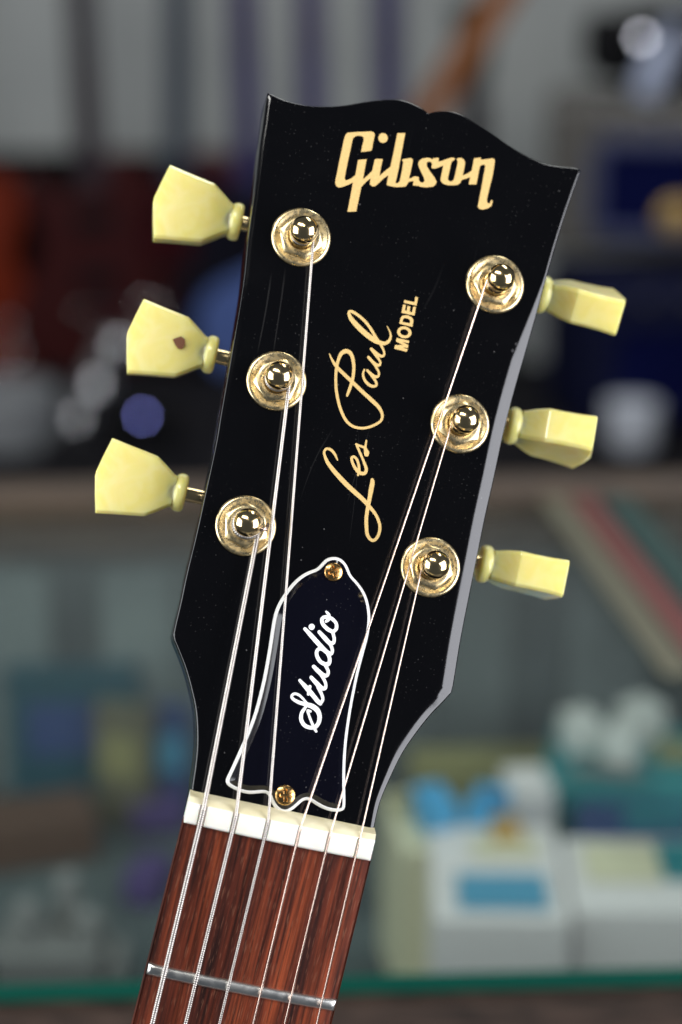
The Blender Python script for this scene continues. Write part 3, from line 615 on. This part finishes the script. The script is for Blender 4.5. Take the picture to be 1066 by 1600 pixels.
zpoly([(305, 810), (460, 850), (632, 893), (645, 815), (658, 735), (645, 690), (610, 650), (540, 612), (470, 600), (400, 608), (355, 635), (332, 690)], holes=[(388, 770), (480, 785), (568, 802), (574, 770), (577, 740), (560, 712), (530, 692), (500, 680), (465, 673), (435, 673), (405, 690), (395, 720)])
zpoly([(360, 540), (685, 610), (722, 400), (655, 380), (625, 525), (562, 510), (582, 385), (512, 368), (492, 492), (448, 480), (468, 343), (400, 330)])
zpoly([(415, 288), (735, 362), (775, 155), (705, 138), (685, 275), (432, 220)])
o = mb.obj('small_lettering', M_goldprint, headstock); upnormals(o)
# pits in the lacquer near the right edge
mb = MB(K)
for x, y, r in ((806.5, 537.5, .38), (801, 548, .42)):
    p = gz(x, y, -.1); mb.lathe([(r*1.0, -.25), (r*.9, .06), (r*.4, .09)], (p.x, p.y, -.06), 12)
mb.obj('lacquer_chip', M_pit, headstock, 60)

# ---- truss rod cover
TR = [(520, 869.6), (529.5, 871), (537, 876), (542.6, 883), (546, 891.6), (549.6, 899.5), (556.7, 906.6), (565.1, 917), (572.6, 930), (577.3, 947), (579.2, 966), (576, 993), (569, 1020), (561, 1050), (554, 1083.6), (548.5, 1113.9), (543, 1152.4), (540.3, 1185.3), (539.5, 1221), (539.9, 1245.8), (540.3, 1261)]
TRb = [(538.5, 1265), (533.4, 1267.8), (522.4, 1268.6), (508.7, 1265.6), (495, 1258.7), (485.3, 1251.9), (478.4, 1250), (471.6, 1252.7), (463.3, 1261), (453.7, 1267.8), (445.4, 1270.6), (437.2, 1268.4), (429, 1262.3), (423.5, 1252.7), (420.2, 1244), (415.2, 1239), (404.2, 1239.6), (390.5, 1240.9), (376.7, 1238.4), (363, 1232), (354.5, 1227)]
TRl = [(351.3, 1221), (356, 1211.5), (365.7, 1190.9), (376.7, 1166), (387.7, 1140), (397.3, 1113.9), (405.6, 1083.6), (412.5, 1053.4), (419.3, 1015), (423.5, 987.4), (427.6, 962.7), (433, 946.2), (442.7, 929.7), (453.7, 914.6), (467.4, 900.9), (481.2, 892.6), (492.2, 889.3), (499, 884.4), (505.9, 876), (512, 871.6)]
tro = px2(TR, .5, 3)+px2(TRb, .5, 3)+px2(TRl, .5, 3)
tro = resample([p for i, p in enumerate(tro) if (p-tro[i-1]).length > .02], .8)
for _ in range(3): tro = [(tro[i-1]+tro[i]*2+tro[(i+1) % len(tro)])/4 for i in range(len(tro))]
def smooth_poly(p, it=1):
    for _ in range(it): p = [(p[i-1]+p[i]*2+p[(i+1) % len(p)])/4 for i in range(len(p))]
    return p
def slab(loops_z, name, m, parent, sm=None):
    mb = MB(K); n = len(loops_z[0][0]); R = [[(q.x, q.y, z) for q in L] for L, z in loops_z]; mb.loft(R, cap=False)
    v, f = cdt_fill([loops_z[-1][0]]); mb.add([(x, y, loops_z[-1][1]) for x, y in v], f)
    return mb.obj(name, m, parent, sm)
t1 = inset(tro, .10); t2 = smooth_poly(inset(tro, .60)); t3 = smooth_poly(inset(tro, .74)); t4 = smooth_poly(inset(smooth_poly(inset(tro, 1.4), 2), .42), 2)
cover = slab([(tro, .05), (tro, .35), (t1, .55), (t2, 1.0)], 'truss_rod_cover', M_white_ply, guitar, 30)
cover['label'] = 'bell shaped black cover plate with a thin white border'
slab([(t3, .95), (t3, 1.06), (t4, 1.95)], 'black_top_layer', M_plate, cover, 20)
ZT = 1.95
def screw_fix(px, py, r, a0):
    """round head on a polar grid; the phillips cross is pressed into it"""
    p = gz(px, py, ZT+.6); seg, rg = 72, 26; mb = MB(K); rings = []
    prof = [(r*.98, -.1), (r, .18), (r*.985, .34)]
    for rr, z in prof: rings.append([(p.x+rr*math.cos(2*math.pi*i/seg), p.y+rr*math.sin(2*math.pi*i/seg), ZT+z) for i in range(seg)])
    for k in range(rg):
        f = .97*(1-k/rg); ring = []
        for i in range(seg):
            a = 2*math.pi*i/seg; x, y = f*math.cos(a), f*math.sin(a); z = .36+.62*math.sqrt(max(0, 1-f*f))
            u, v = x*math.cos(a0)+y*math.sin(a0), -x*math.sin(a0)+y*math.cos(a0)
            for q, w_ in ((u, v), (v, u)):
                e = max(abs(q)/.62, abs(w_)/.17)
                if e < 1.0: z = min(z, .36+.62*math.sqrt(max(0, 1-f*f))-.5*min(1, (1-e)/.25))
            ring.append((p.x+x*r, p.y+y*r, ZT+z))
        rings.append(ring)
    mb.loft(rings); return mb.obj('screw', M_screw, cover, 40)
screw_fix(521.5, 893.5, 2.15, .5); screw_fix(446, 1242.5, 2.3, .25)
mb = MB(K); zs = zoomer(440, 940, 7.27, ZT)
zb = ZT+.012
for i, st_ in enumerate([
    [(285, 1150, 24), (240, 1098, 26), (200, 1062, 28), (150, 1047, 30), (118, 1068, 30), (130, 1105, 34), (200, 1145, 40), (280, 1167, 48), (350, 1190, 56), (408, 1235, 56), (432, 1300, 50), (424, 1370, 46), (388, 1420, 44), (330, 1432, 42), (262, 1405, 44), (224, 1340, 44), (228, 1270, 40), (262, 1215, 34), (282, 1185, 28)],
    [(330, 1247, 26), (298, 1238, 28), (312, 1290, 28), (342, 1370, 30), (375, 1440, 34), (394, 1475, 28)],
    [(208, 895, 34), (290, 985, 52), (360, 1068, 50), (415, 1135, 48), (440, 1160, 40)],
    [(322, 965, 36), (305, 1052, 32)],
    [(440, 1160, 38), (470, 1108, 34), (452, 1045, 36), (415, 975, 38)],
    [(338, 862, 42), (400, 930, 52), (450, 980, 52), (494, 985, 38), (503, 940, 34), (480, 880, 36), (430, 805, 38), (368, 738, 40)],
    [(366, 738, 42), (430, 802, 50), (480, 838, 48), (520, 835, 38), (530, 790, 36), (505, 735, 36)],
    [(500, 735, 34), (540, 700, 42), (545, 640, 42), (510, 570, 44), (440, 535, 40), (402, 562, 40), (404, 620, 42), (440, 680, 44), (500, 712, 44), (530, 700, 38)],
    [(266, 310, 38), (340, 390, 50), (430, 490, 52), (510, 570, 50), (558, 592, 44), (577, 560, 36), (560, 500, 36), (500, 425, 36), (428, 345, 38)],
    [(428, 345, 40), (490, 412, 50), (545, 468, 48), (588, 468, 40), (598, 420, 36), (580, 345, 36)],
    [(580, 345, 36), (620, 310, 40), (620, 250, 38), (572, 195, 40), (505, 175, 40), (462, 195, 40), (466, 250, 42), (520, 310, 44), (585, 345, 42)],
    [(508, 115, 24), (535, 150, 38), (532, 200, 42), (505, 225, 32)]]):
    ribbon(mb, st_, zs, 7.27, zb+i*.012, .011)
flat_poly(mb, [[zs(343+35*a, 287+35*b) for a, b in oc]], zb)
o = mb.obj('script_lettering', M_whiteprint, cover); upnormals(o)

# ---- nut, neck, fingerboard, fret
STR_PX = [  # nut front, nut back, bottom of picture, post contact
    ((310, 1301), (321, 1250), (238, 1600), (405, 838)),
    ((361, 1309), (370, 1260), (290, 1600), (452, 610)),
    ((411, 1319), (418, 1270), (343, 1600), (491, 380)),
    ((461.5, 1327), (475, 1281), (396, 1600), (764, 437)),
    ((508.7, 1335), (521.6, 1291), (445, 1600), (706, 666)),
    ((555, 1345), (567, 1299), (495, 1600), (661.5, 894))]
GAUGE = [1.18, .90, .68, .43, .38, .34]
slots = [gn(*s[0], 1.5).x for s in STR_PX]
nut_prof = [(0.0, -5.0), (0.0, .55), (-.25, 1.05), (-.7, 1.3), (-4.5, 1.0), (-4.95, .72), (-6.0, -1.1), (-6.15, -5.0)]
xs = [-21.45, -21.3, -20.9] + [-20.2+i*1.15 for i in range(36)] + [20.9, 21.3, 21.45]
for sx, gd in zip(slots, GAUGE):
    xs = [x for x in xs if abs(x-sx) > gd*.5+.30] + [sx-gd*.5-.25, sx-gd*.5, sx, sx+gd*.5, sx+gd*.5+.25]
xs = sorted(xs); mb = MB(K); ringsn = []
for x in xs:
    e = abs(x); endk = 0 if e < 20.8 else (e-20.8)/.65
    crown = -(x*x)/(2*305.0)
    cut = 0
    for sx, gd in zip(slots, GAUGE):
        if abs(x-sx) <= gd*.5+1e-6: cut = .55
    ring = []
    for u, h in nut_prof:
        hh = h
        if h > -1: hh = h+crown-(cut if -4.7 < u else 0)*(1 if h > .6 or u < -.1 else .6)-endk*endk*.35
        q = nk(x*(.988 if x > 0 else 1), u + (endk*endk*.15 if u > -1 else -endk*endk*.1 if u < -5 else 0), hh); ring.append(q)
    ringsn.append(ring)
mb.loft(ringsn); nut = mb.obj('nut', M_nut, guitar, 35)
nut.data.materials.append(noise_mix(mat('nut_bone_shaded', (.7, .6, .4), .4), (.66, .59, .36), (.74, .68, .47), 160, 4)[0])
for f in nut.data.polygons:                       # weaker light on the rear slope, painted as a cream tone
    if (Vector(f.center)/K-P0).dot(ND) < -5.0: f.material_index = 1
NL = 175.0
def half_w(u): return 21.5+u*(4.6/370)
def cs(u):   # neck cross-section below the board
    wv = half_w(u); pts = []
    for k in range(17):
        a = math.pi*k/16; pts.append((-wv*math.cos(a), -5.6-15.0*math.sin(a)**.8))
    return pts
mb = MB(K); mb.loft([[nk(x, u, h) for x, h in cs(u)] for u in [-3+NL*i/20 for i in range(21)]]); neck = mb.obj('neck', M_neckblack, guitar, 50)
mb = MB(K); ringsb = []
for i in range(24):
    u = NL*i/23; wv = half_w(u); top = []
    for k in range(-10, 11):
        x = wv*k/10; e = max(0, abs(k)/10-.96)/.04; top.append((x*.999 if abs(k) == 10 else x, -(x*x)/(2*305)-(.35 if abs(k) == 10 else 0)))
    ringsb.append([nk(x, u+.02, h) for x, h in [(-wv, -5.5)]+[(-wv, -.8)]+top[0:]+[(wv, -.8)]+[(wv, -5.5)]])
mb.loft(ringsb)
# the fingerboard gets its own object space along the neck so that the grain follows it
fb_me = mb.mesh('fingerboard', 35)
FBM = Matrix(((1, 0, 0, 0), (0, -ND.y, NN.y, 0), (0, -ND.z, NN.z, 0), (0, 0, 0, 1))); FBM.translation = P0*K
fb_me.transform(FBM.inverted())
board = link('fingerboard', fb_me, guitar, M_rose); board.matrix_local = FBM
for fi in range(1, 5):
    u = 628.65*(1-2**(-fi/12)); wv = half_w(u)-.15; mb = MB(K); rr_ = []
    stn = [-wv, -wv+.25, -wv+.8]+[-wv+1.6+i*(2*wv-3.2)/20 for i in range(21)]+[wv-.8, wv-.25, wv]
    for x in stn:
        e = wv-abs(x); k = 1 if e > .8 else .25+.75*math.sqrt(max(0, 1-(1-e/.8)**2)); c0 = -(x*x)/(2*305)
        rr_.append([nk(x, u+1.4*math.cos(a), c0-.05+1.05*k*math.sin(a)**.8) for a in [math.pi*j/10 for j in range(11)]]+[nk(x, u-1.4, c0-.8), nk(x, u+1.4, c0-.8)])
    mb.loft(rr_); fo = mb.obj('fret', M_fret, None, 50); fo.parent = board; fo.matrix_parent_inverse = FBM.inverted()

# ---- tuning machines
POST = [(-23.53, 34.6), (-22.0, .1), (-21.85, -34.25), (23.5, 34.6), (21.95, .1), (21.8, -34.25)]
def make_button(axis_rot, label=None):
    """button in its own frame: +X runs outward along the shaft from the collar, Y across the keystone, Z through its thickness"""
    mb = MB(K)
    st = [(1.3, 3.7, 3.5), (2.2, 4.0, 3.6), (4.4, 5.5, 4.05), (7.2, 7.25, 4.35), (10.5, 7.75, 4.25), (15, 8.4, 4.3), (19.1, 9.05, 4.5), (20.2, 4.9, 4.2), (21.15, .6, 3.8)]
    R = []
    for x, hw, ht in st:
        x = 1.6+(x-1.6)*.952
        c = min(.75, hw*.45, ht*.35)
        R.append([(x, a, b_) for a, b_ in ((-hw+c, -ht), (hw-c, -ht), (hw, -ht+c), (hw, ht-c), (hw-c, ht), (-hw+c, ht), (-hw, ht-c), (-hw, -ht+c))])
    mb.loft(R)
    prof = [(2.0, -1.55), (3.8, -1.5), (4.35, -1.2), (4.6, -.6), (4.62, .2), (4.45, .8), (4.1, 1.2), (3.75, 1.5), (3.4, 3.0)]
    seg = 32
    mb.loft([[(z, r*math.cos(2*math.pi*i/seg), r*math.sin(2*math.pi*i/seg)) for i in range(seg)] for r, z in prof])
    return mb.mesh('button', 180)
BUT = make_button(0)
WASH = MB(K); WASH.lathe([(6.95, .02), (7.0, .35), (6.85, .75), (6.5, .98), (6.0, .95), (5.6, .78), (5.0, .72), (3.0, .70)], (0, 0, 0), 56, cap=False); WASH = WASH.mesh('washer', 40)
def hexmesh():
    mb = MB(K); n = 48; lo, mid, hi, top, inn, inn2 = [], [], [], [], [], []
    for i in range(n):
        a = 2*math.pi*i/n; d = ((a+math.pi/6) % (math.pi/3))-math.pi/6; rh = 4.72/math.cos(d)
        ca, sa = math.cos(a), math.sin(a)
        lo.append((rh*ca, rh*sa, .70)); mid.append((rh*ca, rh*sa, 1.25-.38*((rh-4.72)/.72))); hi.append((4.55*ca, 4.55*sa, 1.5)); top.append((4.2*ca, 4.2*sa, 1.62)); inn.append((3.25*ca, 3.25*sa, 1.55)); inn2.append((3.15*ca, 3.15*sa, .6))
    mb.loft([lo, mid, hi, top, inn, inn2], cap=False); return mb.mesh('hex_bushing', 35)
HEX = hexmesh()
PO = MB(K); PO.lathe([(2.95, .3), (2.95, 2.6), (2.75, 3.1), (2.35, 3.6), (2.2, 4.4), (2.25, 5.0), (2.8, 5.55), (3.16, 6.2), (3.27, 7.0), (3.17, 7.8), (2.86, 8.5), (2.36, 9.15), (1.62, 9.65), (.85, 9.88), (.30, 9.94), (.12, 9.98)], (0, 0, 0), 48); PO = PO.mesh('post', 50)
SHZ = -18.2
BROT = [-8, -8, -8, 114, 83, 92]
YOFF = [5.2, 6.4, 6.6, 5.6, 6.3, 6.0]
XCOL = [38.7, 37.7, 37.6, 38.9, 37.9, 37.7]
WHICH = ['upper left', 'middle left', 'lower left', 'upper right', 'middle right', 'lower right']
tuners = []
for i, (x, y) in enumerate(POST):
    sd = -1 if x < 0 else 1
    t = link('tuning_machine', WASH.copy() if i else WASH, guitar, M_goldworn); t.location = (x*K, y*K, 0); t.rotation_euler.z = i*1.1
    inv = Matrix.Rotation(-i*1.1, 4, 'Z')
    h = link('hex_bushing', HEX.copy() if i else HEX, t, M_goldworn); h.rotation_euler.z = .4+i*.37
    p = link('post', PO.copy() if i else PO, t, M_gold)
    # shaft and gear housing behind the headstock
    ys = YOFF[i]; xc = XCOL[i]; mb = MB(K)
    mb.tube([(sd*6, ys, SHZ), (sd*(xc-abs(x)+.4), ys, SHZ)], 1.75, 18)
    mb.box((sd*1.0, ys*.5, -THICK-3.6), (9.5, 17, 7.0)); mb.tube([(0, 0, -THICK-.2), (0, 0, .3)], 2.6, 12)
    s_ = mb.obj('shaft', M_gold, t, 40); s_.matrix_local = inv
    bt = link('button', BUT.copy() if i else BUT, t, M_button)
    ang = rad(BROT[i]); Rm = Matrix.Rotation(0 if sd > 0 else math.pi, 4, 'Z') @ Matrix.Rotation(ang, 4, 'X')
    bt.matrix_local = inv @ Matrix.Translation(Vector((sd*(xc-abs(x)), ys, SHZ))*K) @ Rm
    bv = bevel(bt, .0010, 4, 20).modifiers[0]; bv.harden_normals = True
    if i == 1: bt['label'] = 'cream button with a small brown mark'
    tuners.append(t)
# brown mark on the middle left button
p = gz(281, 535, SHZ+4.85); ys = YOFF[1]
mb = MB(K); mk = [(-1.5, .3), (-.9, .75), (0, 1.3), (.9, .9), (1.15, -.2), (.8, -1.1), (0, -1.25), (-.7, -.7)]
mb.loft([[(p.x+a*1.15, p.y+b_*1.15, z) for a, b_ in mk] for z in (SHZ+3.8, SHZ+4.85)])
bpy.context.view_layer.update()
btn = [c for c in tuners[1].children if c.name.startswith('button')][0]
spot = mb.obj('brown_mark', M_spot, None); spot.parent = btn; spot.matrix_parent_inverse = (guitar.matrix_world.inverted() @ btn.matrix_world).inverted()

# ---- strings: coil on the post, straight run to the nut, on over the fingerboard
ZP = [4.6, 4.5, 4.4, 4.4, 4.4, 4.4]
for i, (nf, nb, bt_, pc) in enumerate(STR_PX):
    ti = [2, 1, 0, 3, 4, 5][i]; px_, py_ = POST[ti]; g_r = GAUGE[i]/2; rc = [2.95, 2.75, 2.6, 2.5, 2.45, 2.45][i]
    sdg = 1 if px_ < 0 else -1                       # strings leave on the inner side
    wound = i < 3
    hN = 1.02+g_r*.9
    Nf = gn(*nf, hN); xN = Nf.x
    crown = -(xN*xN)/610.0
    A0 = nk(xN, .3, 1.0+crown+g_r*.6); A1 = nk(xN, -4.3, .80+crown+g_r*.6)
    far = gn(bt_[0], bt_[1], 1.9); dirn = (far-A0); FarEnd = A0+dirn*3.1
    # tangent point on the coil
    dv = Vector((A1.x-px_, A1.y-py_)); L = dv.length; base_a = math.atan2(dv.y, dv.x); off = math.acos(rc/L)
    a_t = base_a+sdg*off
    turns = 2.6 if i == 0 else 2.3 if i < 3 else 3.0; pitch = GAUGE[i]*1.05; ztop = ZP[i]+pitch*turns*.5
    helix = []
    nst = int(turns*36)
    for k in range(nst+1):
        f = k/nst; a = a_t-sdg*(-1)*(1-f)*turns*2*math.pi*1.0; 
        helix.append(Vector((px_+rc*math.cos(a), py_+rc*math.sin(a), min(ztop, 5.4)-pitch*turns*f)))
    tp = helix[-1]
    seg_a = [tp.lerp(A1, k/30) for k in range(1, 30)]
    path = helix+seg_a+[A1]+[A1.lerp(A0, k/6) for k in range(1, 6)]+[A0]+[A0.lerp(FarEnd, k/40) for k in range(1, 41)]
    if wound:
        pl = []
        wp = .52
        dense = resample([tuple(p) for p in path], wp/4, closed=False)
        rad_ = [g_r*(1.0 if k % 4 in (1, 2) else .85) for k in range(len(dense))]
        mb = MB(K); mb.tube(dense, rad_, 8)
    else:
        mb = MB(K); mb.tube(path, g_r, 10)
    so = mb.obj('string', M_wound if wound else M_string, guitar, 180)
    so['label'] = ('wound' if wound else 'plain')+' steel string, '+['thickest', 'second thickest', 'third thickest', 'fourth thickest', 'fifth thickest', 'thinnest'][i]+' of six'
    if i == 0:
        mb = MB(K); q = gz(409, 827, 7.4); mb.tube([(q.x+1.2, q.y+1.6, 5.6), (q.x+1.0, q.y+.3, 6.8), (q.x-.3, q.y-.1, 7.6)], .5, 10); mb.obj('string_end', M_string, so, 180)
